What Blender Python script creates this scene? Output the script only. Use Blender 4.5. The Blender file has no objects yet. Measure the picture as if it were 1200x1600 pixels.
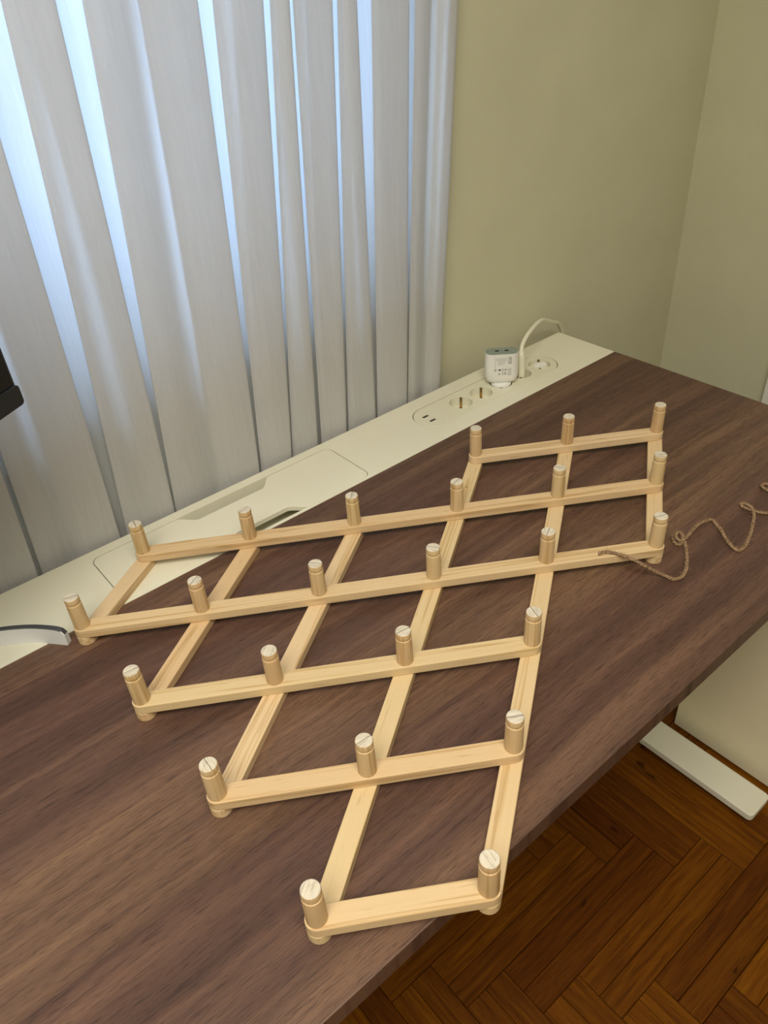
import bpy, bmesh, math, random
from mathutils import Vector, Matrix
random.seed(7)
C = bpy.context.scene.collection
SC = bpy.context.scene
PI = math.pi

# ------------------------------------------------------------------ camera
CAM = Vector((-1.2067, -0.9434, 1.4066))
cam_d = bpy.data.cameras.new('camera')
cam_d.sensor_fit = 'VERTICAL'; cam_d.sensor_height = 24.0; cam_d.lens = 18.0
cam_d.clip_start = 0.01; cam_d.clip_end = 60
cam = bpy.data.objects.new('camera', cam_d); C.objects.link(cam)
_r = [(0.76507733, -0.64076875, -0.06381289), (-0.42114706, -0.4229456, -0.80234168), (0.48712609, 0.64072804, -0.59344397)]
_m = Matrix(((_r[0][0], -_r[1][0], -_r[2][0], CAM.x), (_r[0][1], -_r[1][1], -_r[2][1], CAM.y),
             (_r[0][2], -_r[1][2], -_r[2][2], CAM.z), (0, 0, 0, 1)))
cam.matrix_world = _m
SC.camera = cam

# ------------------------------------------------------------------ world, lights, exposure
w = bpy.data.worlds.new('daylight'); SC.world = w; w.use_nodes = True
bg = w.node_tree.nodes['Background']
bg.inputs['Color'].default_value = (0.42, 0.625, 1.0, 1); bg.inputs['Strength'].default_value = 6.6
SC.view_settings.view_transform = 'Standard'; SC.view_settings.look = 'None'
SC.view_settings.gamma = 1.0; SC.view_settings.use_curve_mapping = False
SC.view_settings.exposure = 0.0
def area_light(name, loc, rot, sx, sy, power, col):
    l = bpy.data.lights.new(name, 'AREA'); l.shape = 'RECTANGLE'; l.size = sx; l.size_y = sy
    l.energy = power; l.color = col
    o = bpy.data.objects.new(name, l); C.objects.link(o); o.location = loc; o.rotation_euler = rot
    return o
area_light('room_fill_light', (-1.60, -1.32, 2.50), (0, 0, 0), 1.4, 1.0, 57, (1.0, 0.93, 0.80))  # added warm fill for the room, an unseen area light without a fixture
SC.cycles.max_bounces = 10; SC.cycles.diffuse_bounces = 5; SC.cycles.transmission_bounces = 10
SC.cycles.transparent_max_bounces = 12; SC.cycles.glossy_bounces = 3
SC.cycles.caustics_reflective = False; SC.cycles.caustics_refractive = False
SC.cycles.sample_clamp_indirect = 6.0

# ------------------------------------------------------------------ material helpers
def mat(name):
    m = bpy.data.materials.new(name); m.use_nodes = True
    nt = m.node_tree
    return m, nt, nt.nodes['Principled BSDF']
def N(nt, t, **kw):
    n = nt.nodes.new(t)
    for k, v in kw.items():
        if hasattr(n, k): setattr(n, k, v)
        else: n.inputs[k].default_value = v
    return n
def ramp(nt, stops, fac):
    n = nt.nodes.new('ShaderNodeValToRGB'); e = n.color_ramp.elements
    while len(e) < len(stops): e.new(0.5)
    for i, (p, c) in enumerate(stops):
        e[i].position = p; e[i].color = (c[0], c[1], c[2], 1)
    nt.links.new(fac, n.inputs['Fac']); return n
def mix(nt, a, b, f, mode='MIX'):
    n = nt.nodes.new('ShaderNodeMix'); n.data_type = 'RGBA'; n.blend_type = mode
    for s, v in ((n.inputs[0], f), (n.inputs[6], a), (n.inputs[7], b)):
        if hasattr(v, 'links'): nt.links.new(v, s)
        else: s.default_value = v if isinstance(v, (int, float)) else (*v[:3], 1)
    return n.outputs[2]
def math_n(nt, op, a, b=None, c=None):
    n = nt.nodes.new('ShaderNodeMath'); n.operation = op
    for i, v in enumerate((a, b, c)):
        if v is None: continue
        if hasattr(v, 'links'): nt.links.new(v, n.inputs[i])
        else: n.inputs[i].default_value = v
    return n.outputs[0]
def coords(nt, scale=(1, 1, 1), offset_random=0.0, gen='Object'):
    tc = nt.nodes.new('ShaderNodeTexCoord'); mp = nt.nodes.new('ShaderNodeMapping')
    mp.inputs['Scale'].default_value = scale
    src = tc.outputs[gen]
    if offset_random:
        oi = nt.nodes.new('ShaderNodeObjectInfo')
        v = nt.nodes.new('ShaderNodeVectorMath'); v.operation = 'SCALE'
        v.inputs[0].default_value = (3.7, 9.1, 5.3); s = math_n(nt, 'MULTIPLY', oi.outputs['Random'], offset_random)
        nt.links.new(s, v.inputs['Scale'])
        a = nt.nodes.new('ShaderNodeVectorMath'); a.operation = 'ADD'
        nt.links.new(src, a.inputs[0]); nt.links.new(v.outputs[0], a.inputs[1]); src = a.outputs[0]
    nt.links.new(src, mp.inputs['Vector']); return mp.outputs[0]
def noise(nt, vec, scale, detail=4, rough=0.55, dist=0.0):
    n = nt.nodes.new('ShaderNodeTexNoise'); n.inputs['Scale'].default_value = scale
    n.inputs['Detail'].default_value = detail; n.inputs['Roughness'].default_value = rough
    n.inputs['Distortion'].default_value = dist; nt.links.new(vec, n.inputs['Vector']); return n.outputs['Fac']
def bump(nt, bs, h, strength, dist=0.001):
    b = nt.nodes.new('ShaderNodeBump'); b.inputs['Strength'].default_value = strength; b.inputs['Distance'].default_value = dist
    nt.links.new(h, b.inputs['Height']); nt.links.new(b.outputs[0], bs.inputs['Normal'])
def plain(name, col, rough=0.5, spec=0.5, metal=0.0, grain=0.0, gscale=300):
    m, nt, b = mat(name); b.inputs['Roughness'].default_value = rough; b.inputs['Metallic'].default_value = metal
    b.inputs['Specular IOR Level'].default_value = spec
    v = coords(nt); n1 = noise(nt, v, 7, 3)
    lo = tuple(c * 0.965 for c in col); hi = tuple(min(1, c * 1.03) for c in col)
    r = ramp(nt, [(0.3, lo), (0.7, hi)], n1); nt.links.new(r.outputs[0], b.inputs['Base Color'])
    if grain: bump(nt, b, noise(nt, v, gscale, 2), grain, 0.0006)
    return m

M = {}
M['wall'] = plain('wall_paint', (0.575, 0.56, 0.40), 0.85, 0.25, grain=0.15, gscale=120)
M['ceiling'] = plain('ceiling_paint', (0.78, 0.75, 0.67), 0.9, 0.2)
M['cream'] = plain('cream_desk_lacquer', (0.745, 0.72, 0.575), 0.42, 0.4, grain=0.05, gscale=700)
M['creamplug'] = plain('cream_socket_plastic', (0.73, 0.705, 0.55), 0.35, 0.45)
M['cabinet'] = plain('cream_cabinet_lacquer', (0.80, 0.74, 0.53), 0.5, 0.35)
M['steelwhite'] = plain('white_powder_coat', (0.72, 0.71, 0.59), 0.5, 0.35, grain=0.08, gscale=900)
M['white'] = plain('white_plastic', (0.80, 0.80, 0.76), 0.35, 0.5)
M['trimwhite'] = plain('white_trim_paint', (0.80, 0.79, 0.73), 0.45, 0.4)
M['greygreen'] = plain('grey_green_plastic', (0.235, 0.285, 0.24), 0.45, 0.4)
M['dark'] = plain('dark_slot', (0.012, 0.011, 0.01), 0.6, 0.3)
M['print'] = plain('grey_print', (0.18, 0.18, 0.17), 0.6, 0.2)
M['printpale'] = plain('pale_print', (0.55, 0.55, 0.51), 0.6, 0.2)
M['brass'] = plain('brass_contact', (0.36, 0.25, 0.09), 0.35, 0.5, metal=0.9)
M['black'] = plain('black_plastic', (0.010, 0.013, 0.017), 0.38, 0.5)
M['silver'] = plain('silver_paint', (0.78, 0.80, 0.82), 0.4, 0.5, metal=0.1)
M['silverdark'] = plain('dark_grey_metal', (0.10, 0.105, 0.115), 0.4, 0.5, metal=0.5)
m, nt, b = mat('monitor_screen'); b.inputs['Base Color'].default_value = (0.006, 0.008, 0.011, 1); b.inputs['Roughness'].default_value = 0.22
v = coords(nt); bump(nt, b, noise(nt, v, 900, 1), 0.02, 0.0002); M['screen'] = m

# walnut desk top: grain runs along X
m, nt, b = mat('walnut_veneer')
warp = noise(nt, coords(nt, (1.3, 3.0, 1)), 1.7, 3)
tcn = nt.nodes.new('ShaderNodeTexCoord'); sx = nt.nodes.new('ShaderNodeSeparateXYZ'); nt.links.new(tcn.outputs['Object'], sx.inputs[0])
cv = nt.nodes.new('ShaderNodeCombineXYZ'); nt.links.new(sx.outputs['X'], cv.inputs['X'])
nt.links.new(math_n(nt, 'ADD', sx.outputs['Y'], math_n(nt, 'MULTIPLY', warp, 0.05)), cv.inputs['Y'])
def stretched(sc):
    mp = nt.nodes.new('ShaderNodeMapping'); mp.inputs['Scale'].default_value = sc; nt.links.new(cv.outputs[0], mp.inputs['Vector']); return mp.outputs[0]
broad = noise(nt, stretched((1.1, 22, 1)), 1.0, 3, 0.5)
mid = noise(nt, stretched((2.6, 95, 1)), 1.0, 4, 0.6)
pore = noise(nt, coords(nt, (70, 1150, 1)), 1.0, 2, 0.5)
pore2 = noise(nt, coords(nt, (34, 520, 1)), 1.0, 2, 0.5)
base = ramp(nt, [(0.30, (0.056, 0.027, 0.0185)), (0.46, (0.096, 0.050, 0.033)), (0.58, (0.138, 0.074, 0.047)), (0.74, (0.205, 0.118, 0.069))],
            math_n(nt, 'ADD', math_n(nt, 'MULTIPLY', broad, 0.58), math_n(nt, 'MULTIPLY', mid, 0.42)))
# veneer leaves, each a slightly different tone
leaf = math_n(nt, 'FLOOR', math_n(nt, 'DIVIDE', math_n(nt, 'ADD', sx.outputs['Y'], 0.54), 0.118))
lf = math_n(nt, 'FRACT', math_n(nt, 'MULTIPLY_ADD', leaf, 0.618, 0.95))
tone = ramp(nt, [(0.0, (0.86, 0.80, 0.84)), (0.5, (1.0, 0.97, 0.98)), (1.0, (1.26, 1.30, 1.18))], lf)
c1 = mix(nt, base.outputs[0], tone.outputs[0], 1.0, 'MULTIPLY')
pr = ramp(nt, [(0.35, (0.34, 0.31, 0.31)), (0.44, (1, 1, 1))], pore)
pr2 = ramp(nt, [(0.33, (0.45, 0.42, 0.42)), (0.42, (1, 1, 1))], pore2)
c2 = mix(nt, mix(nt, c1, pr.outputs[0], 0.6, 'MULTIPLY'), pr2.outputs[0], 0.6, 'MULTIPLY')
nt.links.new(c2, b.inputs['Base Color']); b.inputs['Roughness'].default_value = 0.5; b.inputs['Specular IOR Level'].default_value = 0.45
bump(nt, b, pore2, 0.30, 0.0006); M['walnut'] = m

# pine: grain along the local X of each slat
def pine(name, tint, grain_axis='X'):
    m, nt, b = mat(name)
    s = (1.6, 55, 55) if grain_axis == 'X' else (55, 55, 1.6)
    s2 = (0.8, 26, 16) if grain_axis == 'X' else (26, 26, 0.8)
    s3 = (16, 330, 330) if grain_axis == 'X' else (330, 330, 16)
    ring = noise(nt, coords(nt, s2, 1.0), 3.2, 2, 0.5, 0.5)
    fine = noise(nt, coords(nt, s, 1.0), 5.0, 3, 0.6)
    fleck = noise(nt, coords(nt, s3, 1.0), 1.3, 2)
    sn = math_n(nt, 'SINE', math_n(nt, 'MULTIPLY', ring, 22.0))
    sn = math_n(nt, 'MULTIPLY_ADD', sn, 0.5, 0.5)
    sn = math_n(nt, 'POWER', sn, 6.0)
    f = math_n(nt, 'ADD', math_n(nt, 'MULTIPLY', sn, 0.62), math_n(nt, 'MULTIPLY', fine, 0.36))
    lo = tuple(a * t for a, t in zip((0.675, 0.515, 0.305), tint)); mid = tuple(a * t for a, t in zip((0.635, 0.465, 0.255), tint)); hi = tuple(a * t for a, t in zip((0.49, 0.325, 0.145), tint))
    r = ramp(nt, [(0.12, lo), (0.45, mid), (0.95, hi)], f)
    fl = ramp(nt, [(0.27, (0.55, 0.43, 0.33)), (0.34, (1, 1, 1))], fleck)
    oi = nt.nodes.new('ShaderNodeObjectInfo')
    tn = ramp(nt, [(0.0, (0.96, 0.88, 0.82)), (0.4, (1.0, 0.97, 0.95)), (0.7, (1.0, 1.01, 0.96)), (1.0, (1.05, 1.03, 1.06))], oi.outputs['Random'])
    c = mix(nt, mix(nt, r.outputs[0], fl.outputs[0], 0.5, 'MULTIPLY'), tn.outputs[0], 1.0, 'MULTIPLY')
    nt.links.new(c, b.inputs['Base Color']); b.inputs['Roughness'].default_value = 0.55; b.inputs['Specular IOR Level'].default_value = 0.32
    bump(nt, b, fine, 0.12, 0.0005); return m
M['pine'] = pine('pine_slat', (1, 1, 1))
M['pinepeg'] = pine('pine_peg', (0.92, 0.90, 0.86), 'Z')
# end grain of the pegs: pale, arcs and a dark split across
m, nt, b = mat('pine_end_grain')
v = coords(nt, (1, 1, 1)); vr = coords(nt, (26, 230, 26), 0.35)
g = noise(nt, vr, 2.6, 3, 0.55, 0.8)
r = ramp(nt, [(0.30, (0.40, 0.345, 0.265)), (0.48, (0.64, 0.575, 0.455)), (0.7, (0.72, 0.66, 0.53))], g)
tcn = nt.nodes.new('ShaderNodeTexCoord'); sx = nt.nodes.new('ShaderNodeSeparateXYZ'); nt.links.new(tcn.outputs['Object'], sx.inputs[0])
wob = math_n(nt, 'MULTIPLY', math_n(nt, 'SUBTRACT', noise(nt, coords(nt), 240, 2), 0.5), 0.0016)
dist = math_n(nt, 'ABSOLUTE', math_n(nt, 'ADD', sx.outputs['Y'], wob))
crack = math_n(nt, 'LESS_THAN', dist, 0.00042)
oi = nt.nodes.new('ShaderNodeObjectInfo')
ck = math_n(nt, 'MULTIPLY', crack, math_n(nt, 'GREATER_THAN', oi.outputs['Random'], 0.22))
c = mix(nt, r.outputs[0], (0.10, 0.075, 0.05), math_n(nt, 'MULTIPLY', ck, 0.85))
nt.links.new(c, b.inputs['Base Color']); b.inputs['Roughness'].default_value = 0.6; M['endgrain'] = m

# parquet
m, nt, b = mat('oak_parquet')
oi = nt.nodes.new('ShaderNodeObjectInfo')
f1 = noise(nt, coords(nt, (2.4, 34, 34), 1.0), 3.5, 5, 0.6, 0.4)
f2 = noise(nt, coords(nt, (14, 300, 300), 1.0), 1.4, 2)
r = ramp(nt, [(0.3, (0.078, 0.0215, 0.0006)), (0.5, (0.122, 0.037, 0.0010)), (0.72, (0.168, 0.058, 0.0018))], f1)
tn = ramp(nt, [(0.0, (0.62, 0.50, 0.60)), (0.35, (0.88, 0.85, 0.85)), (0.7, (1.08, 1.10, 1.0)), (1.0, (1.32, 1.42, 1.2))], oi.outputs['Random'])
pr = ramp(nt, [(0.34, (0.5, 0.45, 0.42)), (0.42, (1, 1, 1))], f2)
kn = noise(nt, coords(nt, (9, 22, 1), 1.0), 1.6, 1, 0.4)
kr = ramp(nt, [(0.215, (0.22, 0.2, 0.2)), (0.245, (1, 1, 1))], kn)
c = mix(nt, mix(nt, r.outputs[0], tn.outputs[0], 1.0, 'MULTIPLY'), pr.outputs[0], 0.6, 'MULTIPLY')
c = mix(nt, c, kr.outputs[0], 0.8, 'MULTIPLY')
nt.links.new(c, b.inputs['Base Color']); b.inputs['Roughness'].default_value = 0.5; b.inputs['Specular IOR Level'].default_value = 0.12
bump(nt, b, f1, 0.08, 0.0006); M['parquet'] = m
M['subfloor'] = plain('dark_subfloor', (0.035, 0.015, 0.005), 0.7, 0.2)

# curtain: woven white cloth that lets daylight through
m, nt, b = mat('curtain_cloth'); nt.nodes.remove(b)
out = nt.nodes['Material Output']
v = coords(nt, (42, 42, 2.6)); g = noise(nt, v, 2.4, 4, 0.6, 1.6)
r = ramp(nt, [(0.34, (0.755, 0.755, 0.755)), (0.50, (0.78, 0.78, 0.775)), (0.68, (0.80, 0.80, 0.795))], g)
di = N(nt, 'ShaderNodeBsdfDiffuse'); tr = N(nt, 'ShaderNodeBsdfTranslucent'); ms = N(nt, 'ShaderNodeMixShader'); ms.inputs[0].default_value = 0.56
nt.links.new(r.outputs[0], di.inputs['Color']); nt.links.new(r.outputs[0], tr.inputs['Color'])
nt.links.new(di.outputs[0], ms.inputs[1]); nt.links.new(tr.outputs[0], ms.inputs[2]); nt.links.new(ms.outputs[0], out.inputs['Surface'])
bp = nt.nodes.new('ShaderNodeBump'); bp.inputs['Strength'].default_value = 0.06; bp.inputs['Distance'].default_value = 0.0006
nt.links.new(g, bp.inputs['Height']); nt.links.new(bp.outputs[0], di.inputs['Normal']); M['curtain'] = m
# window glass
m, nt, b = mat('window_glass'); nt.nodes.remove(b); out = nt.nodes['Material Output']
gl = N(nt, 'ShaderNodeBsdfGlossy'); gl.inputs['Roughness'].default_value = 0.02
tp = N(nt, 'ShaderNodeBsdfTransparent'); tp.inputs['Color'].default_value = (0.95, 0.97, 0.96, 1)
fr = N(nt, 'ShaderNodeFresnel'); fr.inputs['IOR'].default_value = 1.45; ms = N(nt, 'ShaderNodeMixShader')
nt.links.new(fr.outputs[0], ms.inputs[0]); nt.links.new(tp.outputs[0], ms.inputs[1]); nt.links.new(gl.outputs[0], ms.inputs[2]); nt.links.new(ms.outputs[0], out.inputs['Surface']); M['glass'] = m
# jute
m, nt, b = mat('jute_fibre')
f1 = noise(nt, coords(nt, (1, 1, 1)), 420, 3)
r = ramp(nt, [(0.3, (0.15, 0.090, 0.046)), (0.5, (0.285, 0.185, 0.103)), (0.7, (0.43, 0.305, 0.185))], f1)
nt.links.new(r.outputs[0], b.inputs['Base Color']); b.inputs['Roughness'].default_value = 0.8; b.inputs['Specular IOR Level'].default_value = 0.15; M['jute'] = m

# ------------------------------------------------------------------ mesh helpers
def link(name, me, material, parent=None, loc=(0, 0, 0), rz=0.0):
    o = bpy.data.objects.new(name, me); C.objects.link(o)
    if material is not None and not me.materials: me.materials.append(material)
    p = Vector(loc)
    if parent is not None:
        o.parent = parent
        q = parent
        while q is not None: p = p - Vector(q.location); q = q.parent
    o.location = p; o.rotation_euler = (0, 0, rz)
    return o
def obj(name, bm, material, parent=None, loc=(0, 0, 0), rz=0.0, smooth=False):
    me = bpy.data.meshes.new(name); bmesh.ops.recalc_face_normals(bm, faces=bm.faces)
    bm.to_mesh(me); bm.free()
    if smooth is True: me.polygons.foreach_set('use_smooth', [True] * len(me.polygons))
    elif smooth:
        me.polygons.foreach_set('use_smooth', [True] * len(me.polygons)); me.set_sharp_from_angle(angle=math.radians(smooth))
    return link(name, me, material, parent, loc, rz)
def thing(name, label, cat, loc=(0, 0, 0), group=None):
    o = bpy.data.objects.new(name, None); C.objects.link(o); o.location = loc
    o.empty_display_size = 0.05
    return tag(o, label, cat, group)
def tag(o, label, cat, group=None):
    o['label'] = label; o['category'] = cat
    if group: o['group'] = group
    return o
def struct(o): o['kind'] = 'structure'; return o
def add_box(bm, x0, x1, y0, y1, z0, z1, bev=0.0, seg=2):
    t = bmesh.new()
    bmesh.ops.create_cube(t, size=1.0)
    for vv in t.verts:
        vv.co = Vector(((x0 + x1) / 2 + vv.co.x * (x1 - x0), (y0 + y1) / 2 + vv.co.y * (y1 - y0), (z0 + z1) / 2 + vv.co.z * (z1 - z0)))
    if bev: bmesh.ops.bevel(t, geom=t.edges[:], offset=bev, segments=seg, profile=0.5, affect='EDGES')
    merge(bm, t); return bm
def merge(bm, t):
    me = bpy.data.meshes.new('tmp'); t.to_mesh(me); t.free(); bm.from_mesh(me); bpy.data.meshes.remove(me)
def box(*a, **k): return add_box(bmesh.new(), *a, **k)
def add_prism(bm, pts, z0, z1, bev=0.0, seg=2, bottom_bev=True):
    t = bmesh.new()
    vs = [t.verts.new((p[0], p[1], z0)) for p in pts]
    f = t.faces.new(vs); e = bmesh.ops.extrude_face_region(t, geom=[f])
    for g in e['geom']:
        if isinstance(g, bmesh.types.BMVert): g.co.z = z1
    bmesh.ops.recalc_face_normals(t, faces=t.faces)
    if bev:
        ed = [x for x in t.edges if abs(x.verts[0].co.z - x.verts[1].co.z) < 1e-7 and (bottom_bev or x.verts[0].co.z > (z0 + z1) / 2)]
        bmesh.ops.bevel(t, geom=ed, offset=bev, segments=seg, profile=0.5, affect='EDGES', clamp_overlap=True)
    merge(bm, t); return bm
def prism(*a, **k): return add_prism(bmesh.new(), *a, **k)
def stadium(x0, x1, r, n=12, cy=0.0):
    """outline of a bar whose end centres are x0 and x1"""
    p = [(x1 + r * math.cos(a), cy + r * math.sin(a)) for a in [(-PI / 2 + PI * i / n) for i in range(n + 1)]]
    p += [(x0 + r * math.cos(a), cy + r * math.sin(a)) for a in [(PI / 2 + PI * i / n) for i in range(n + 1)]]
    return p
def rrect(x0, x1, y0, y1, r, n=6):
    p = []
    for cx, cy, a0 in ((x1 - r, y0 + r, -PI / 2), (x1 - r, y1 - r, 0), (x0 + r, y1 - r, PI / 2), (x0 + r, y0 + r, PI)):
        p += [(cx + r * math.cos(a0 + PI / 2 * i / n), cy + r * math.sin(a0 + PI / 2 * i / n)) for i in range(n + 1)]
    return p
def add_lathe(bm, prof, n=32, c=(0, 0), cap0=True, cap1=True):
    rings = [[bm.verts.new((c[0] + r * math.cos(2 * PI * i / n), c[1] + r * math.sin(2 * PI * i / n), z)) for i in range(n)] for r, z in prof]
    for a, b_ in zip(rings, rings[1:]):
        for i in range(n): bm.faces.new((a[i], a[(i + 1) % n], b_[(i + 1) % n], b_[i]))
    f0 = bm.faces.new(rings[0][::-1]) if cap0 else None
    f1 = bm.faces.new(rings[-1]) if cap1 else None
    return f1
def add_tube(bm, pts, r, n=8, cap=True):
    pts = [Vector(p) for p in pts]; rings = []; up = Vector((0, 0, 1)); prev = None
    for i, p in enumerate(pts):
        d = (pts[min(i + 1, len(pts) - 1)] - pts[max(i - 1, 0)]).normalized()
        if prev is None:
            a = d.cross(up); a = a if a.length > 1e-4 else Vector((1, 0, 0)); a.normalize()
        else:
            a = prev - d * prev.dot(d); a.normalize()
        prev = a; b_ = d.cross(a); rr = r[i] if isinstance(r, (list, tuple)) else r
        rings.append([bm.verts.new(p + (a * math.cos(2 * PI * k / n) + b_ * math.sin(2 * PI * k / n)) * rr) for k in range(n)])
    for a, b_ in zip(rings, rings[1:]):
        for i in range(n): bm.faces.new((a[i], a[(i + 1) % n], b_[(i + 1) % n], b_[i]))
    if cap: bm.faces.new(rings[0][::-1]); bm.faces.new(rings[-1])
    return bm
def spline(pts, sub=6):
    pts = [Vector(p) for p in pts]; out = []
    for i in range(len(pts) - 1):
        p0, p1, p2, p3 = pts[max(i - 1, 0)], pts[i], pts[i + 1], pts[min(i + 2, len(pts) - 1)]
        for k in range(sub):
            t = k / sub
            out.append(0.5 * ((2 * p1) + (p2 - p0) * t + (2 * p0 - 5 * p1 + 4 * p2 - p3) * t * t + (3 * p1 - p0 - 3 * p2 + p3) * t ** 3))
    out.append(pts[-1]); return out
def cut(bm, cutters):
    """boolean difference; cutters are bmeshes in the same coordinates"""
    def tmp(b_):
        me = bpy.data.meshes.new('tmp'); bmesh.ops.recalc_face_normals(b_, faces=b_.faces); b_.to_mesh(me); b_.free()
        o = bpy.data.objects.new('tmp', me); C.objects.link(o); return o
    base = tmp(bm); cs = [tmp(c) for c in cutters]
    for c in cs:
        md = base.modifiers.new('cut', 'BOOLEAN'); md.operation = 'DIFFERENCE'; md.object = c; md.solver = 'EXACT'
    dg = bpy.context.evaluated_depsgraph_get(); dg.update()
    me = bpy.data.meshes.new_from_object(base.evaluated_get(dg))
    r = bmesh.new(); r.from_mesh(me); bpy.data.meshes.remove(me)
    for o in [base] + cs:
        d = o.data; bpy.data.objects.remove(o); bpy.data.meshes.remove(d)
    return r
def bevel_mod(o, width, seg=2, ang=30):
    md = o.modifiers.new('bevel', 'BEVEL'); md.width = width; md.segments = seg; md.limit_method = 'ANGLE'; md.angle_limit = math.radians(ang)
    return o

# ================================================================== SETTING
XR, YW = 0.49, 0.045          # right wall plane, face of back wall
XL, YF, ZC = -3.3, -3.6, 2.6
NX0, NX1 = -2.75, -0.312      # window recess behind the curtain
SILL, HEAD = 0.97, 2.25
YB = 0.36
floor = struct(bpy.data.objects.new('floor', None)); C.objects.link(floor); floor.location = (0, 0, 0)
obj('floor_base', box(XL - .2, XR + .2, YF - .2, YB, -0.12, -0.012), M['subfloor'], floor)
# herringbone parquet, one block at a time
PW, PL = 0.0875, 0.366      # a pair of narrow blocks side by side is PW wide
HW = PW / 2
bmk = bmesh.new(); add_box(bmk, 0.0005, PL - 0.0005, 0.0004, HW - 0.0004, -0.012, 0.0)
ed = [e for e in bmk.edges if e.verts[0].co.z > -0.001 and e.verts[1].co.z > -0.001]
bmesh.ops.bevel(bmk, geom=ed, offset=0.0009, segments=1, affect='EDGES')
me_blk = bpy.data.meshes.new('parquet_block'); bmesh.ops.recalc_face_normals(bmk, faces=bmk.faces); bmk.to_mesh(me_blk); bmk.free(); me_blk.materials.append(M['parquet'])
OX, OY = -0.554 - PL, -0.480
blocks = []
for mm in range(-40, 41):
    for nn in range(-12, 13):
        x0 = OX + mm * PW + nn * PL; y0 = OY - mm * PW + nn * PL
        for kind in (0, 1):
            if kind == 0: cx, cy, lx, rz = x0 + PL / 2, y0 + PW / 2, (x0, y0), 0
            else: cx, cy, lx, rz = x0 + PL + PW / 2, y0 + PL / 2, (x0 + PL + PW, y0), PI / 2
            for h in (0, 1):
                q = (lx[0], lx[1] + h * HW) if kind == 0 else (lx[0] - h * HW, lx[1])
                cc = (cx, q[1] + HW / 2) if kind == 0 else (q[0] - HW / 2, cy)
                blocks.append((math.hypot(cc[0] + 0.62, cc[1] + 0.62), cc[0], cc[1], q, rz))
blocks = [b_ for b_ in blocks if -2.6 < b_[1] < XR - 0.02 and -2.3 < b_[2] < 0.15]
blocks.sort(); far = blocks[290:]; blocks = blocks[:290]
for k, (d, cx, cy, lx, rz) in enumerate(blocks):
    o = link('parquet_block', me_blk, None, floor, (lx[0], lx[1], random.uniform(-0.0004, 0.0004)), rz)
bmf = bmesh.new()
allb = []
for mm in range(-60, 61):
    for nn in range(-16, 17):
        x0 = OX + mm * PW + nn * PL; y0 = OY - mm * PW + nn * PL
        for kind in (0, 1):
            for h in (0, 1):
                allb.append((x0, x0 + PL, y0 + h * HW, y0 + (h + 1) * HW) if kind == 0 else (x0 + PL + h * HW, x0 + PL + (h + 1) * HW, y0, y0 + PL))
done = {(round(b_[1], 3), round(b_[2], 3)) for b_ in blocks}
for q in allb:
    cx, cy = (q[0] + q[1]) / 2, (q[2] + q[3]) / 2
    if (round(cx, 3), round(cy, 3)) in done or not (XL - .1 < cx < XR + .1 and YF - .1 < cy < YB - .2): continue
    add_box(bmf, q[0] + .0006, q[1] - .0006, q[2] + .0006, q[3] - .0006, -0.012, 0)
o = obj('parquet_field', bmf, M['parquet'], floor); o['kind'] = 'stuff'

def wall(name, bm): return struct(obj(name, bm, M['wall']))
# back wall: solid part on the right with a rounded edge, recess with a sill wall, jambs and head
bm = bmesh.new()
add_box(bm, NX1, XR + .2, YW, YB, 0, ZC)
vert_e = [e for e in bm.edges if abs(e.verts[0].co.x - NX1) < 1e-4 and abs(e.verts[1].co.x - NX1) < 1e-4 and abs(e.verts[0].co.y - YW) < 1e-4 and abs(e.verts[1].co.y - YW) < 1e-4]
bmesh.ops.bevel(bm, geom=vert_e, offset=0.012, segments=5, profile=0.5, affect='EDGES')
add_box(bm, XL - .2, NX0, YW, YB, 0, ZC)
add_box(bm, NX0, NX1, 0.165, YB, 0, SILL)
add_box(bm, NX0, NX1, YW, YB, HEAD, ZC)
wall('wall_back', bm)
wall('wall_right', box(XR, XR + .2, YF, YW, 0, ZC))
wall('wall_left', box(XL - .2, XL, YF, YW, 0, ZC))
wall('wall_front', box(XL - .2, XR + .2, YF - .2, YF, 0, ZC))
struct(obj('ceiling', box(XL - .2, XR + .2, YF - .2, YB, ZC, ZC + .15), M['ceiling']))
struct(obj('baseboard_back', box(NX1 + .02, XR - .014, YW - .012, YW, 0, 0.07, bev=.003), M['trimwhite']))
struct(obj('baseboard_right', box(XR - .014, XR, -0.225, YW, 0, 0.07, bev=.003), M['trimwhite']))
# window
win = struct(bpy.data.objects.new('window_1', None)); C.objects.link(win); win.location = (0, 0.28, SILL)
fy0, fy1 = 0.25, 0.31
bm = bmesh.new()
add_box(bm, NX0, NX0 + .055, fy0, fy1, SILL, HEAD, .004); add_box(bm, NX1 - .055, NX1, fy0, fy1, SILL, HEAD, .004)
add_box(bm, NX0 + .055, NX1 - .055, fy0, fy1, SILL, SILL + .06, .004); add_box(bm, NX0 + .055, NX1 - .055, fy0, fy1, HEAD - .06, HEAD, .004)
obj('window_frame', bm, M['trimwhite'], win)
xs = [NX0 + .055, -1.9, -1.12, NX1 - .055]
for x in xs[1:3]:
    obj('mullion', box(x - .03, x + .03, fy0 + .002, fy1 - .002, SILL + .06, HEAD - .06, bev=.004), M['trimwhite'], win)
for i in range(3):
    a = xs[i] + (.03 if i else 0); b_ = xs[i + 1] - (.03 if i < 2 else 0)
    obj('transom', box(a, b_, fy0 + .008, fy1 - .008, 1.19, 1.225, bev=.003), M['trimwhite'], win)
    obj('pane', box(a, b_, .278, .282, SILL + .06, 1.19), M['glass'], win)
    obj('pane', box(a, b_, .278, .282, 1.225, HEAD - .06), M['glass'], win)
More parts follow.
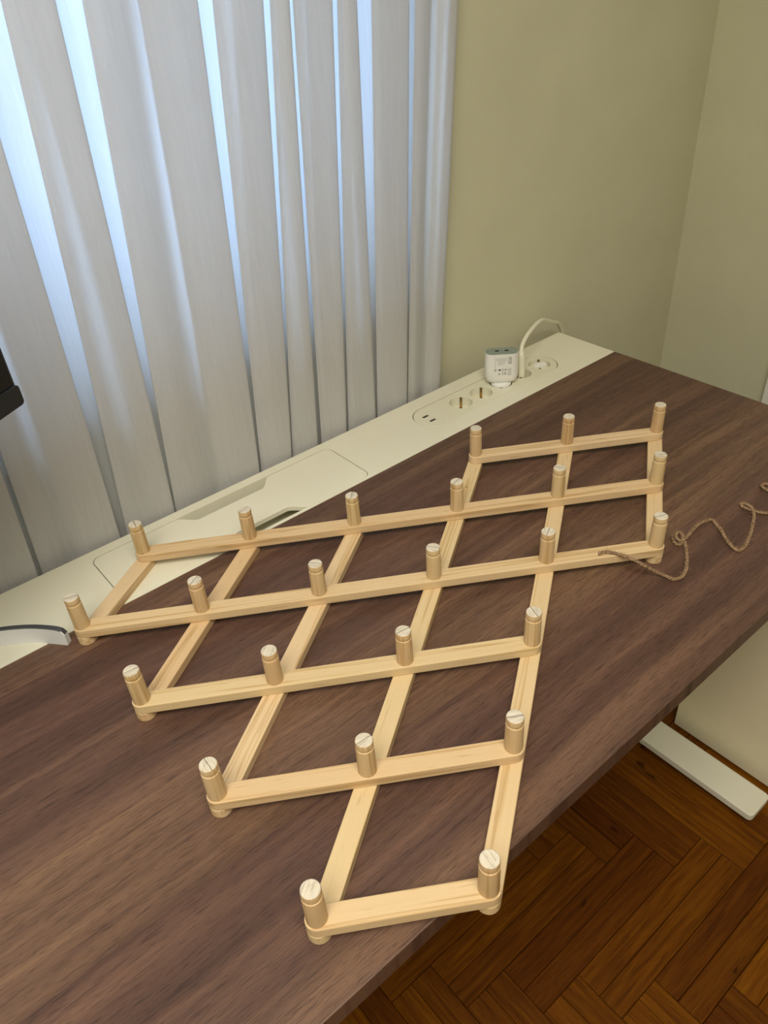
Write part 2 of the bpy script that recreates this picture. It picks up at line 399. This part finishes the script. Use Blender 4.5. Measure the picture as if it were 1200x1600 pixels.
obj('window_sill', box(NX0, NX1, 0.155, 0.25, SILL, SILL + .012, bev=.004), M['trimwhite'], win)
# door casing on the right wall
door = struct(bpy.data.objects.new('door_1', None)); C.objects.link(door); door.location = (XR, -0.68, 0)
DY1, DY0 = -0.240, -1.18
bm = bmesh.new()
add_box(bm, XR - .022, XR, DY1 - .075, DY1, 0, 2.1, .004); add_box(bm, XR - .022, XR, DY0, DY0 + .075, 0, 2.1, .004)
add_box(bm, XR - .022, XR, DY0 + .075, DY1 - .075, 2.025, 2.1, .004)
obj('door_casing', bm, M['trimwhite'], door)
bm = box(XR - .012, XR, DY0 + .075, DY1 - .075, 0.005, 2.025)
obj('door_leaf', bm, M['trimwhite'], door)
for z0, z1 in ((0.2, 0.95), (1.1, 1.85)):
    obj('door_panel', box(XR - .018, XR - .012, DY0 + .20, DY1 - .20, z0, z1, bev=.004), M['trimwhite'], door)
bm = bmesh.new(); add_tube(bm, [(XR - .012, DY0 + .13, 1.02), (XR - .06, DY0 + .13, 1.02), (XR - .065, DY0 + .15, 1.02), (XR - .065, DY0 + .25, 1.02)], .008, 10)
obj('door_handle', bm, M['silver'], door, smooth=40)

# ================================================================== DESK
ZT = 0.74
DX0 = -1.86
desk = thing('desk', 'long desk with walnut top, cream rear rail and white legs, standing before the curtain', 'desk', (-0.93, -0.35, 0))
SEAM = -0.1385
ob = obj('desktop', prism(rrect(DX0, 0, -0.70, SEAM - .0004, .003, 2), ZT - .025, ZT, bev=.0012), M['walnut'], desk)
# rear rail with tray opening and power strip opening
LX0, LX1, LY0, LY1 = -1.025, -0.611, -0.132, -0.0195
PXA, PXB, PYC, PR = -0.452, -0.107, -0.0685, 0.0350
rail = prism(rrect(DX0, 0, SEAM + .0004, 0, .003, 2), ZT - .025, ZT, bev=.0015)
lid_cut = prism(rrect(LX0 - .0013, LX1 + .0013, LY0 - .0013, LY1 + .0013, .0135), ZT - .03, ZT + .01)
strip_cut = prism(stadium(PXA + PR, PXB - PR, PR + .0016, 20, PYC), ZT - .03, ZT + .01)
rail = cut(rail, [lid_cut, strip_cut])
obj('rear_rail', rail, M['cream'], desk)
# cable tray under the lid
tray = bmesh.new()
tx0, tx1, ty0, ty1, tz = LX0 - .012, LX1 + .012, SEAM + .002, LY1 + .012, ZT - .025
add_box(tray, tx0, tx1, ty0, ty1, tz - .012, tz - .009)
add_box(tray, tx0, tx0 + .003, ty0, ty1, tz - .009, tz); add_box(tray, tx1 - .003, tx1, ty0, ty1, tz - .009, tz)
add_box(tray, tx0 + .003, tx1 - .003, ty0, ty0 + .003, tz - .009, tz); add_box(tray, tx0 + .003, tx1 - .003, ty1 - .003, ty1, tz - .009, tz)
obj('cable_tray', tray, M['cream'], desk)
# lid with the two finger cut-outs
def scallop(xa, xb, y, dy, n=8, e=0.028):
    """points running from xa to xb along y, dipping to y+dy between smooth S-curves"""
    pts = []; s = 1 if xb > xa else -1
    for i in range(n + 1):
        t = i / n; pts.append((xa + s * e * t, y + dy * (3 * t * t - 2 * t ** 3)))
    for i in range(n + 1):
        t = i / n; pts.append((xb - s * e * (1 - t), y + dy * (1 - (3 * t * t - 2 * t ** 3))))
    return pts
rc = rrect(LX0, LX1, LY0, LY1, .012)
q = 7
pts = rc[0:q] + rc[q:2 * q] + scallop(-0.728, -0.893, LY1, -0.0225) + rc[2 * q:3 * q] + rc[3 * q:4 * q] + scallop(-0.868, -0.728, LY0, 0.0215)
obj('tray_lid', prism(pts, ZT - .008, ZT - .0002, bev=.0009, bottom_bev=False), M['cream'], desk)
# power strip
SOCK = [(-0.350, PYC), (-0.2985, PYC), (-0.2465, PYC), (-0.1930, PYC), (-0.1395, PYC)]
strip = prism(stadium(PXA + PR, PXB - PR, PR, 20, PYC), ZT - .0245, ZT - .0004, bev=.0008, bottom_bev=False)
cuts = []
for x, y in SOCK:
    t = bmesh.new(); add_lathe(t, [(0.0203, ZT - .0180), (0.0212, ZT + .01)], 40, (x, y)); cuts.append(t)
USB = [(-0.427, -0.0592), (-0.4268, -0.0775)]
for x, y in USB: cuts.append(box(x - .0068, x + .0068, y - .0029, y + .0029, ZT - .012, ZT + .01))
strip = cut(strip, cuts)
ps = obj('power_strip', strip, M['creamplug'], desk)
obj('strip_housing', box(PXA + .01, PXB - .01, PYC - .033, PYC + .033, ZT - .075, ZT - .0246), M['creamplug'], desk)
for x, y in USB:
    obj('usb_port', box(x - .0062, x + .0062, y - .0026, y + .0026, ZT - .0119, ZT - .0016), M['dark'], ps)
da = math.radians(45)   # sockets sit turned by 45 degrees
for k, (x, y) in enumerate(SOCK):
    for s in (1, -1):
        cb = bmesh.new()
        add_box(cb, 0.0176, 0.0192, -0.0022, 0.0022, -0.0179, 0.0006)
        add_box(cb, 0.0100, 0.0192, -0.0022, 0.0022, -0.0179, -0.0166)
        obj('earth_contact', cb, M['brass'], ps, (x, y, ZT - .0004 - .0002), da + (0 if s == 1 else PI))
    pb = bmesh.new()
    for s in (1, -1): add_lathe(pb, [(0.0026, ZT - .01805), (0.0026, ZT - .0176)], 14, (x + s * .0095 * math.sin(da), y - s * .0095 * math.cos(da)))
    obj('pin_hole', pb, M['dark'], ps)
# legs: two T-shaped steel frames and a crossbeam
obj('crossbeam', box(-1.62, -0.18, -0.375, -0.325, ZT - .075, ZT - .0255, bev=.003), M['steelwhite'], desk)
for fx in (-0.1705, -1.66):
    ft = obj('foot', prism(rrect(fx - .0345, fx + .0345, -0.702, -0.02, .010), 0.012, 0.030, bev=.003, seg=3), M['steelwhite'], desk)
    for y in (-0.66, -0.06):
        t = bmesh.new(); add_lathe(t, [(0.016, 0.0), (0.018, 0.012)], 20, (fx, y)); obj('glide', t, M['dark'], ft)
    obj('column', box(fx - .03, fx + .03, -0.395, -0.305, 0.030, 0.38, bev=.004), M['steelwhite'], desk)
    obj('column_upper', box(fx - .026, fx + .026, -0.388, -0.312, 0.38, ZT - .0755, bev=.004), M['steelwhite'], desk)
    obj('top_bracket', box(fx - .03, fx + .03, -0.62, -0.15, ZT - .0755, ZT - .0255, bev=.003), M['steelwhite'], desk)

# ================================================================== PEG RACK
RO = Vector((-0.72156, -0.39837, 0.765)); U = Vector((0.1229, -0.07695, 0)); V = Vector((-0.11986, -0.08159, 0))
ST, SWR, PITCH = 0.0124, 0.0108, 0.145
rack = thing('peg_rack', 'natural pine expanding trellis peg rack lying opened out flat on the walnut desktop', 'coat rack', (RO.x, RO.y, ZT))
def node(c, r): return RO + U * c + V * r
def slat(n, origin, direc, ztop, holes=()):
    L = PITCH * n
    bm = prism(stadium(0, L, SWR, 12), -ST, 0, bev=.0011, seg=2)
    if holes:
        cs = []
        for h in holes:
            t = bmesh.new(); add_lathe(t, [(0.0019, -ST - .01), (0.0019, .01)], 16, (h, 0.0)); cs.append(t)
        bm = cut(bm, cs)
    return obj('slat', bm, M['pine'], rack, (origin.x, origin.y, ztop), math.atan2(direc.y, direc.x))
rows = {-2: (0, 2), -1: (-3, 2), 0: (-3, 2), 1: (-2, 1), 2: (-1, 1), 3: (0, 1)}
cols = {-3: (-1, 0), -2: (-1, 1), -1: (-1, 2), 0: (-2, 3), 1: (-2, 3), 2: (-2, 0)}
for r, (a, b_) in rows.items():
    hl = []
    if r == 0:
        h = (Vector((-0.5407, -0.5145, 0)) - node(a, r)).dot(U.normalized()); hl = [h]
    slat(b_ - a, node(a, r), U, ZT + 2 * ST + .0002, hl)
for c, (a, b_) in cols.items():
    hl = []
    if c == 0: hl = [(Vector((-0.5433, -0.2744, 0)) - node(c, a)).dot(V.normalized())]
    slat(b_ - a, node(c, a), V, ZT + ST + .0001, hl)
# pegs: turned dowels with a groove below the cap
PH = 0.0464
prof = [(0.0086, -2 * ST + .0004), (0.0086, -0.0004), (0.0093, 0.0), (0.0092, 0.012), (0.00905, PH - .0118), (0.0089, PH - .0103), (0.0079, PH - .0098), (0.0078, PH - .0082),
        (0.0087, PH - .0072), (0.0088, PH - .0020), (0.0084, PH - .0006), (0.0077, PH)]
bm = bmesh.new(); f1 = add_lathe(bm, prof, 36); bmesh.ops.recalc_face_normals(bm, faces=bm.faces)
me_peg = bpy.data.meshes.new('peg')
for f in bm.faces:
    f.smooth = True; f.material_index = 1 if f.calc_center_median().z > PH - .0008 else 0
bm.to_mesh(me_peg); bm.free(); me_peg.materials.append(M['pinepeg']); me_peg.materials.append(M['endgrain']); me_peg.set_sharp_from_angle(angle=math.radians(32))
first = True
for r, (a, b_) in rows.items():
    for c in range(a, b_ + 1):
        p = node(c, r)
        link('peg', me_peg, None, rack, (p.x, p.y, ZT + 2 * ST + .0002), random.uniform(0, PI))

# ================================================================== TWINE
tw = [(-0.5437, -0.5150, 0.7590), (-0.5428, -0.5158, 0.7672), (-0.5345, -0.5199, 0.7672), (-0.5275, -0.5329, 0.7672), (-0.5239, -0.5505, 0.7672), (-0.517, -0.5639, 0.7615), (-0.5054, -0.5731, 0.7505), (-0.4967, -0.5836, 0.744),
      (-0.493, -0.594, 0.7425), (-0.4823, -0.5976, 0.7425), (-0.4659, -0.5935, 0.7425), (-0.4449, -0.581, 0.7425), (-0.4224, -0.5643, 0.7425), (-0.4147, -0.5542, 0.7475), (-0.4154, -0.5468, 0.7480), (-0.4213, -0.5449, 0.744),
      (-0.4293, -0.553, 0.7425), (-0.4286, -0.5603, 0.7425), (-0.4205, -0.5590, 0.7490), (-0.4165, -0.5510, 0.7505), (-0.4205, -0.5478, 0.7505), (-0.4268, -0.5530, 0.7485), (-0.4262, -0.5588, 0.7475), (-0.4170, -0.5612, 0.7480), (-0.3974, -0.5576, 0.748), (-0.3727, -0.5557, 0.746), (-0.3556, -0.5605, 0.745), (-0.3575, -0.5683, 0.744), (-0.3617, -0.5782, 0.7425),
      (-0.3766, -0.596, 0.7425), (-0.3847, -0.6093, 0.7425), (-0.3866, -0.6185, 0.7425), (-0.3739, -0.6199, 0.7425), (-0.3529, -0.6142, 0.7425), (-0.3264, -0.6046, 0.7425), (-0.3032, -0.5933, 0.7445), (-0.2925, -0.5818, 0.746),
      (-0.2933, -0.5709, 0.7465), (-0.2975, -0.5722, 0.7445), (-0.2952, -0.5866, 0.7430), (-0.2852, -0.6039, 0.7425), (-0.2542, -0.6148, 0.7425), (-0.2231, -0.5911, 0.7425), (-0.2234, -0.5655, 0.7425), (-0.2371, -0.5701, 0.7445), (-0.2347, -0.5906, 0.7425)]
path = spline(tw, 9)
bm = bmesh.new(); acc = 0.0; strands = [[], [], []]
for i, p in enumerate(path):
    d = (path[min(i + 1, len(path) - 1)] - path[max(i - 1, 0)]).normalized()
    if i: acc += (path[i] - path[i - 1]).length
    side = d.cross(Vector((0, 0, 1))); side = side.normalized() if side.length > 1e-4 else Vector((1, 0, 0)); up = side.cross(d)
    jit = Vector((random.uniform(-1, 1), random.uniform(-1, 1), 0)) * 0.00035
    for k in range(3):
        a = acc * 520 + k * 2 * PI / 3
        strands[k].append(p + jit + (side * math.cos(a) * 1.25 + up * math.sin(a) * 0.85) * 0.00095)
# resample so that the twist shows
def resample(p, step):
    out = [p[0]]; need = step
    for a, b_ in zip(p, p[1:]):
        L = (b_ - a).length; t = 0.0
        while L - t >= need:
            t += need; out.append(a.lerp(b_, t / L)); need = step
        need -= (L - t)
    return out
path2 = resample(path, 0.0011); strands = [[], [], []]; acc = 0
for i, p in enumerate(path2):
    d = (path2[min(i + 1, len(path2) - 1)] - path2[max(i - 1, 0)]).normalized(); acc += 0.0011
    side = d.cross(Vector((0, 0, 1))); side = side.normalized() if side.length > 1e-4 else Vector((1, 0, 0)); up = side.cross(d)
    for k in range(3):
        a = acc * 480 + k * 2 * PI / 3
        strands[k].append(p + (side * math.cos(a) * 1.35 + up * math.sin(a) * 0.75) * 0.00115)
for s in strands: add_tube(bm, s, [0.00105 * random.uniform(.8, 1.25) for _ in s], 6)
twine = obj('jute_twine', bm, M['jute'], smooth=True)
tag(twine, 'loose curl of brown jute twine threaded through a slat hole and trailing over the desktop', 'twine')
bm = bmesh.new()
for i in range(900):
    p = random.choice(path2[14:]); q = Vector((random.gauss(0, 1), random.gauss(0, 1), random.gauss(0.15, .6))).normalized()
    L = random.uniform(.003, .009); mid = p + q * L * .5 + Vector((random.gauss(0, .0012), random.gauss(0, .0012), 0)); end = p + q * L
    for e in (mid, end): e.z = max(e.z, ZT + .0004)
    add_tube(bm, [p, mid, end], [.00016, .00013, .00008], 3, cap=False)
o = obj('loose_fibre', bm, M['jute'], twine); o['kind'] = 'stuff'

# ================================================================== CHARGER
sx_, sy_ = SOCK[2]
ch = thing('usb_charger', 'white block charger with grey-green top and two ports, plugged into the power strip', 'charger', (sx_, sy_, ZT))
cr = math.atan2(-0.64077, 0.76508)     # width direction
def chobj(name, bm, material, **k):
    return obj(name, bm, material, ch, (sx_, sy_, ZT), cr, **k)
CW, CD, CH = 0.0305, 0.0150, 0.0635      # half width, half depth, height
def sect(hw, hd): return [(x, y) for x, y in rrect(-hw, hw, -hd, hd, hd * 0.92, 7)]
body = bmesh.new(); lev = [(0.0055, .74, .60), (0.0075, .85, .80), (0.0112, .935, .94), (0.018, .985, .99), (0.030, 1, 1), (CH - .012, 1, 1), (CH - .0006, .985, .985)]
rings = []
for z, a, b_ in lev:
    rings.append([body.verts.new((x, y, z)) for x, y in sect(CW * a, CD * b_)])
for r0, r1 in zip(rings, rings[1:]):
    for i in range(len(r0)): body.faces.new((r0[i], r0[(i + 1) % len(r0)], r1[(i + 1) % len(r0)], r1[i]))
body.faces.new(rings[0][::-1]); body.faces.new(rings[-1])
chobj('body', body, M['white'], smooth=50)
chobj('top_face', prism(sect(CW * .965, CD * .90), CH - .0006, CH + .0006, bev=.0004), M['greygreen'])
for s in (-1, 1): chobj('usb_port', prism(stadium(s * .0085 - .0016, s * .0085 + .0016, .0022, 8), CH + .0006, CH + .0009), M['dark'])
chobj('port_mark', box(-.0006, .0006, -.0024, .0024, CH + .0006, CH + .0008), M['print'])
t = bmesh.new(); add_lathe(t, [(.0185, -.0160), (.0188, -.001), (.0192, .0030), (.0185, .0045), (.0150, .0060)], 40)
chobj('plug_base', t, M['white'], smooth=40)
# print on the face: a pale text block, a small dark plate mark and two rows of approval symbols
yf = -CD - .00025
def flat(name, x, z, wv, hv, material): return chobj(name, box(x - wv / 2, x + wv / 2, yf, yf + .0006, z - hv / 2, z + hv / 2), material)
bm = bmesh.new()
for i in range(7):
    wv = (.0205, .019, .0205, .0145, .0135, .0125, .008)[i]; z = CH - .0075 - i * .0021
    add_box(bm, -.0115 + (0 if i < 3 else .003), -.0115 + (0 if i < 3 else .003) + wv, yf, yf + .0006, z - .00045, z + .00045)
add_box(bm, -.0135, -.0127, yf, yf + .0006, CH - .0285, CH - .0065)
chobj('fine_print', bm, M['printpale'])
bm = bmesh.new(); px, pz = .0135, CH - .0122
for x0, x1, z0, z1 in ((-.0028, .0028, .0052, .0060), (-.0028, .0028, -.0060, -.0052), (-.0028, -.0021, -.006, .006), (.0021, .0028, -.006, .006), (-.0004, .0004, -.003, .003), (-.0014, .0014, .0030, .0037), (-.0014, .0014, -.0037, -.0030)):
    add_box(bm, px + x0, px + x1, yf, yf + .0006, pz + z0, pz + z1)
chobj('plate_mark', bm, M['print'])
def text_part(txt, size, x, z, material, name):
    cu = bpy.data.curves.new('tmp', 'FONT'); cu.body = txt; cu.size = size; cu.align_x = 'CENTER'; cu.align_y = 'CENTER'; cu.extrude = 0.0002; cu.resolution_u = 3
    to = bpy.data.objects.new('tmp', cu); C.objects.link(to); dg = bpy.context.evaluated_depsgraph_get(); dg.update()
    me = bpy.data.meshes.new_from_object(to.evaluated_get(dg)); bpy.data.objects.remove(to); bpy.data.curves.remove(cu)
    me.transform(Matrix.Translation((x, yf + .0001, z)) @ Matrix.Rotation(PI / 2, 4, 'X')); me.name = name; me.materials.clear()
    return link(name, me, material, ch, (sx_, sy_, ZT), cr)
text_part('CE', .0068, .0035, CH - .0375, M['print'], 'approval_mark')
bm = bmesh.new()
def ring_poly(bm, pts, t):
    n = len(pts); cx = sum(p[0] for p in pts) / n; cz = sum(p[1] for p in pts) / n
    inn = [(cx + (p[0] - cx) * t, cz + (p[1] - cz) * t) for p in pts]
    a = [bm.verts.new((p[0], yf, p[1])) for p in pts]; b_ = [bm.verts.new((p[0], yf, p[1])) for p in inn]
    for i in range(n): bm.faces.new((a[i], a[(i + 1) % n], b_[(i + 1) % n], b_[i]))
z1_, z2_ = CH - .0300, CH - .0378
ring_poly(bm, [(-.0070, z2_ - .0024), (-.0070, z2_ + .0024), (-.0022, z2_)], .6)
ring_poly(bm, [(.0105, z2_ - .0026), (.0157, z2_ - .0026), (.0157, z2_ + .0026), (.0105, z2_ + .0026)], .72)
ring_poly(bm, [(.0105, z1_ - .0026), (.0157, z1_ - .0026), (.0157, z1_ + .0008), (.0131, z1_ + .0030), (.0105, z1_ + .0008)], .72)
for cxk in (-.0125,): ring_poly(bm, [(cxk + .002 * math.cos(a * PI / 5), z1_ - .0003 + .002 * math.sin(a * PI / 5)) for a in range(10)], .5)
add_box(bm, -.0072, -.0024, yf, yf + .0006, z1_ - .0012, z1_ + .0010); add_box(bm, -.0060, -.0036, yf, yf + .0006, z1_ - .0020, z1_ + .0016)
add_box(bm, .0002, .0012, yf, yf + .0006, z1_ - .0024, z1_ + .0022); add_box(bm, .0030, .0036, yf, yf + .0006, z1_ - .0018, z1_ + .0016); add_box(bm, .0050, .0074, yf, yf + .0006, z1_ - .0014, z1_ + .0014)
chobj('approval_symbols', bm, M['print'])

# flat power plug with its cord, behind the charger
px_, py_ = SOCK[3]
plug = thing('power_plug', 'slim cream plug with a white cord arching behind the white charger to the desk corner', 'plug', (px_, py_, ZT))
bm = bmesh.new(); rings = []
for z, hw, hd in ((-.0160, .0066, .0165), (.004, .0068, .0168), (.020, .0066, .0150), (.036, .0060, .0095), (.043, .0048, .0062), (.0455, .0034, .0036)):
    rings.append([bm.verts.new((x, y, z)) for x, y in rrect(-hw, hw, -hd, hd, min(hw, hd) * .8, 5)])
for r0, r1 in zip(rings, rings[1:]):
    for i in range(len(r0)): bm.faces.new((r0[i], r0[(i + 1) % len(r0)], r1[(i + 1) % len(r0)], r1[i]))
bm.faces.new(rings[0][::-1]); bm.faces.new(rings[-1])
obj('plug_body', bm, M['creamplug'], plug, (px_, py_, ZT), cr, smooth=50)
cord = spline([(px_, py_, ZT + .043), (-0.186, -0.064, 0.793), (-0.168, -0.058, 0.803), (-0.138, -0.048, 0.8085), (-0.100, -0.034, 0.806), (-0.060, -0.018, 0.7885), (-0.026, -0.005, 0.7705), (0.002, 0.006, 0.757), (0.016, 0.010, 0.742), (0.026, 0.012, 0.722), (0.030, 0.014, 0.66), (0.026, 0.016, 0.5), (0.02, 0.018, 0.2), (0.05, 0.012, .03), (0.12, -.02, .0035), (0.25, -.03, .0035)], 8)
bm = bmesh.new(); add_tube(bm, cord, .0040, 10); obj('cord', bm, M['creamplug'], plug, smooth=50)
# small white blanking cap sitting in the last socket
qx, qy = SOCK[4]
cap = thing('socket_cap', 'small white blanking cap sunk in the rightmost socket of the power strip', 'socket cover', (qx, qy, ZT - .018))
bm = bmesh.new(); add_lathe(bm, [(.0186, -.0176), (.0186, -.0075), (.0176, -.0063)], 36); obj('cap_disc', bm, M['creamplug'], cap, (qx, qy, ZT), 0, smooth=40)
bm = prism([(-.0125, -.0060), (.0135, -.0035), (.0120, .0045), (-.0060, .0058)], -.0064, .0016, bev=.0014); obj('pull_tab', bm, M['white'], cap, (qx, qy, ZT), -.55)

# ================================================================== MONITOR
mon = thing('monitor', 'black flat monitor on a silver curved stand at the left end of the desk', 'monitor', (-1.30, -0.07, ZT))
yw = math.radians(31)
ux, uy = math.cos(yw), math.sin(yw)
def mobj(name, bm, material, **k): return obj(name, bm, material, mon, (-1.067, -0.200, 1.073), yw, **k)
# local: x to the right along the screen, y away from the viewer, z up; the origin is the lower right front corner
W_, H_ = 0.54, 0.33
mobj('housing', prism(rrect(-W_, 0, 0.0005, 0.022, .0035, 4), 0.0, H_, bev=.002), M['black'])
mobj('chin', prism([(x, z) for x, z in rrect(-W_, 0, 0, .0205, .004, 4)], 0, .002, bev=.0006), M['black']).rotation_euler = (PI / 2, 0, yw)
mobj('screen', box(-W_ + .005, -.0045, -.0006, .001, .0225, H_ - .005), M['screen'])
mobj('back_box', box(-W_ / 2 - .11, -W_ / 2 + .11, .022, .045, .07, .26, bev=.008), M['black'])
colx, coly = -1.067 - W_ / 2 * ux - .06 * uy, -0.200 - W_ / 2 * uy + .06 * ux
bm = bmesh.new()
add_tube(bm, spline([(-1.313, -0.105, ZT + .010), (-1.314, -0.13, ZT + .15), (colx + .004, coly - .02, ZT + .34), (colx + .01, coly - .03, 1.25)], 6), .014, 14)
obj('stand_column', bm, M['silver'], mon, smooth=50)
# curved V-shaped foot; the right leg reaches to the pixel-side tip beside the rack
arc = spline([(-1.475, -0.335, 0), (-1.445, -0.22, 0), (-1.395, -0.145, 0), (-1.32, -0.088, 0), (-1.24, -0.076, 0), (-1.185, -0.088, 0), (-1.140, -0.117, 0), (-1.1065, -0.154, 0)], 8)
bm = bmesh.new(); prev = None; rings = []
for i, p in enumerate(arc):
    d = (arc[min(i + 1, len(arc) - 1)] - arc[max(i - 1, 0)]).normalized(); nrm = Vector((-d.y, d.x, 0))
    hh = .0250
    if i > len(arc) - 5: hh = (.0250, .0248, .0242, .0225, .0165)[i - (len(arc) - 5)]
    sec = [(-.0085, 0.0), (-.0075, hh * .95), (-.0065, hh), (-.0015, hh), (.0, hh * .95), (.0, 0.0)]
    rings.append([bm.verts.new(p + nrm * a + Vector((0, 0, ZT + z))) for a, z in sec])
for r0, r1 in zip(rings, rings[1:]):
    for i in range(6): bm.faces.new((r0[i], r0[(i + 1) % 6], r1[(i + 1) % 6], r1[i]))
bm.faces.new(rings[0][::-1]); bm.faces.new(rings[-1])
me = bpy.data.meshes.new('stand_foot'); bmesh.ops.recalc_face_normals(bm, faces=bm.faces)
for f in bm.faces: f.material_index = 1 if f.normal.z > .5 else 0
bm.to_mesh(me); bm.free(); me.materials.append(M['silver']); me.materials.append(M['silverdark'])
link('stand_foot', me, None, mon)

# ================================================================== CABINET UNDER THE DESK
cab = thing('drawer_cabinet', 'cream cabinet with a plain side panel standing under the desk beyond the white foot', 'cabinet', (0.12, -0.72, 0))
cx0, cx1, cy0, cy1, ct = -0.103, 0.34, -0.985, -0.470, 0.64
obj('side_panel', box(cx0, cx0 + .018, cy0, cy1, .004, ct, bev=.003, seg=3), M['cabinet'], cab)
obj('side_panel', box(cx1 - .018, cx1, cy0, cy1, .004, ct, bev=.003, seg=3), M['cabinet'], cab)
obj('top_panel', box(cx0 + .0182, cx1 - .0182, cy0 + .02, cy1, ct - .018, ct, bev=.001), M['cabinet'], cab)
obj('back_panel', box(cx0 + .0182, cx1 - .0182, cy1 - .012, cy1 - .002, .02, ct - .0182), M['cabinet'], cab)
obj('bottom_panel', box(cx0 + .0182, cx1 - .0182, cy0 + .02, cy1 - .0122, .04, .058), M['cabinet'], cab)
obj('plinth', box(cx0 + .0182, cx1 - .0182, cy0 + .03, cy0 + .045, 0, .039), M['cabinet'], cab)
for i in range(3):
    z0 = .062 + i * .188
    d_ = obj('drawer', box(cx0 + .02, cx1 - .02, cy0, cy0 + .018, z0, z0 + .184, bev=.002), M['cabinet'], cab)
    obj('drawer_pull', box((cx0 + cx1) / 2 - .06, (cx0 + cx1) / 2 + .06, cy0 - .02, cy0, z0 + .15, z0 + .158, bev=.002), M['silver'], d_)

# ================================================================== CURTAIN
# every pleat: start and crest X high up and at desk height, how far the cloth doubles back behind
# the crest and behind the start, and a soft dip in the front (place, depth)
folds = [(-1.17, -1.055, -1.19, -1.090, .08, .03, None), (-1.045, -0.945, -1.083, -0.965, .062, .030, (.34, .009)),
         (-0.905, -0.849, -0.953, -0.874, .036, .016, None), (-0.819, -0.681, -0.871, -0.718, .074, .050, (.47, .006)),
         (-0.661, -0.590, -0.714, -0.654, .048, .012, None), (-0.580, -0.551, -0.651, -0.599, .024, .004, None),
         (-0.546, -0.483, -0.590, -0.536, .045, .008, None), (-0.475, -0.443, -0.531, -0.469, .026, .006, None),
         (-0.417, -0.348, -0.464, -0.394, .046, .012, None), (-0.337, -0.252, -0.391, -0.311, .030, .012, (.45, .008))]
x = -1.17; pre = []
while x > -2.55:
    wd = random.uniform(.07, .13); g = random.uniform(.008, .03)
    pre.insert(0, (x - g - wd, x - g, x - g - wd - .02, x - g - .02, wd * .5, wd * .3, None)); x -= wd + g
folds = pre + folds
ZB, ZTOP = 0.06, 2.42
YC0 = 0.03
def proj_x(xa, y):      # the folds were measured on the plane y = 0.03
    return CAM.x + (xa - CAM.x) * (y - CAM.y) / (YC0 - CAM.y) if xa > -1.2 else xa
def profile(z):
    t = max(-.35, min(1.6, (z - 0.72) / (1.37 - 0.72)))
    pts = []
    yf, ymr, yml, yb = 0.008, 0.0175, 0.027, 0.037
    for i, (a1, b1, a0, b0, ovr, ovl, dip) in enumerate(folds):
        a = a0 + (a1 - a0) * t; b_ = b0 + (b1 - b0) * t; wd = b_ - a
        wob = 0.0015 * math.sin(i * 2.1 + z * 1.7)
        seq = [(a + ovl * .4, yb - .0005), (a + ovl, yb - .002), (a + ovl + .002, (yb + yml) / 2), (a + ovl, yml + .001), (a + ovl * .5, yml - .001), (a + .001, yml - .003), (a - .0005, yml - .008), (a + .004, yf + .010)]
        for k in range(1, 8):
            f = k / 8; y = yf + .0075 * (1 - f) ** 1.5 + wob * math.sin(PI * f)
            if dip: y += dip[1] * math.exp(-((f - dip[0]) / .22) ** 2)
            seq.append((a + .006 + (wd - .012) * f, y))
        if i < len(folds) - 1:
            seq += [(b_ - .003, yf + .0002), (b_, yf + .0025), (b_ - .0015, yf + .007), (b_ - .008, ymr - .001), (b_ - ovr * .6, ymr), (b_ - ovr, ymr + .002), (b_ - ovr - .002, ymr + .010), (b_ - ovr, yb - .001), (b_ - ovr * .6, yb), (b_ - .004, yb + .001)]
        else:
            seq += [(b_ - .003, yf + .001), (b_, yf + .003), (b_ - .002, yf + .007), (b_ - ovr, ymr)]
        for xx, yy in seq: pts.append((proj_x(xx, yy), yy))
    return pts
zs = [ZB + (ZTOP - ZB) * k / 44 for k in range(45)]
rows_ = []
for z in zs:
    pr_ = spline([Vector((p[0], p[1], z)) for p in profile(z)], 3)
    rows_.append(pr_)
bm = bmesh.new(); grid = [[bm.verts.new(p) for p in r_] for r_ in rows_]
for r0, r1 in zip(grid, grid[1:]):
    for i in range(len(r0) - 1): bm.faces.new((r0[i], r0[i + 1], r1[i + 1], r1[i]))
me = bpy.data.meshes.new('curtain'); bm.to_mesh(me); bm.free(); me.polygons.foreach_set('use_smooth', [True] * len(me.polygons))
cur = link('curtain', me, M['curtain'])
tag(cur, 'long white pleated curtain hanging across the window behind the desk', 'curtain')
rod = thing('curtain_rail', 'white curtain rail fixed above the window', 'curtain rail', (-1.45, 0.024, ZTOP))
obj('rail_bar', box(-2.7, -0.2, 0.008, 0.042, ZTOP, ZTOP + .02, bev=.003), M['trimwhite'], rod)
for x in (-2.6, -1.45, -0.27): obj('rail_bracket', box(x - .012, x + .012, 0.012, YW, ZTOP + .02, ZTOP + .045), M['trimwhite'], rod)
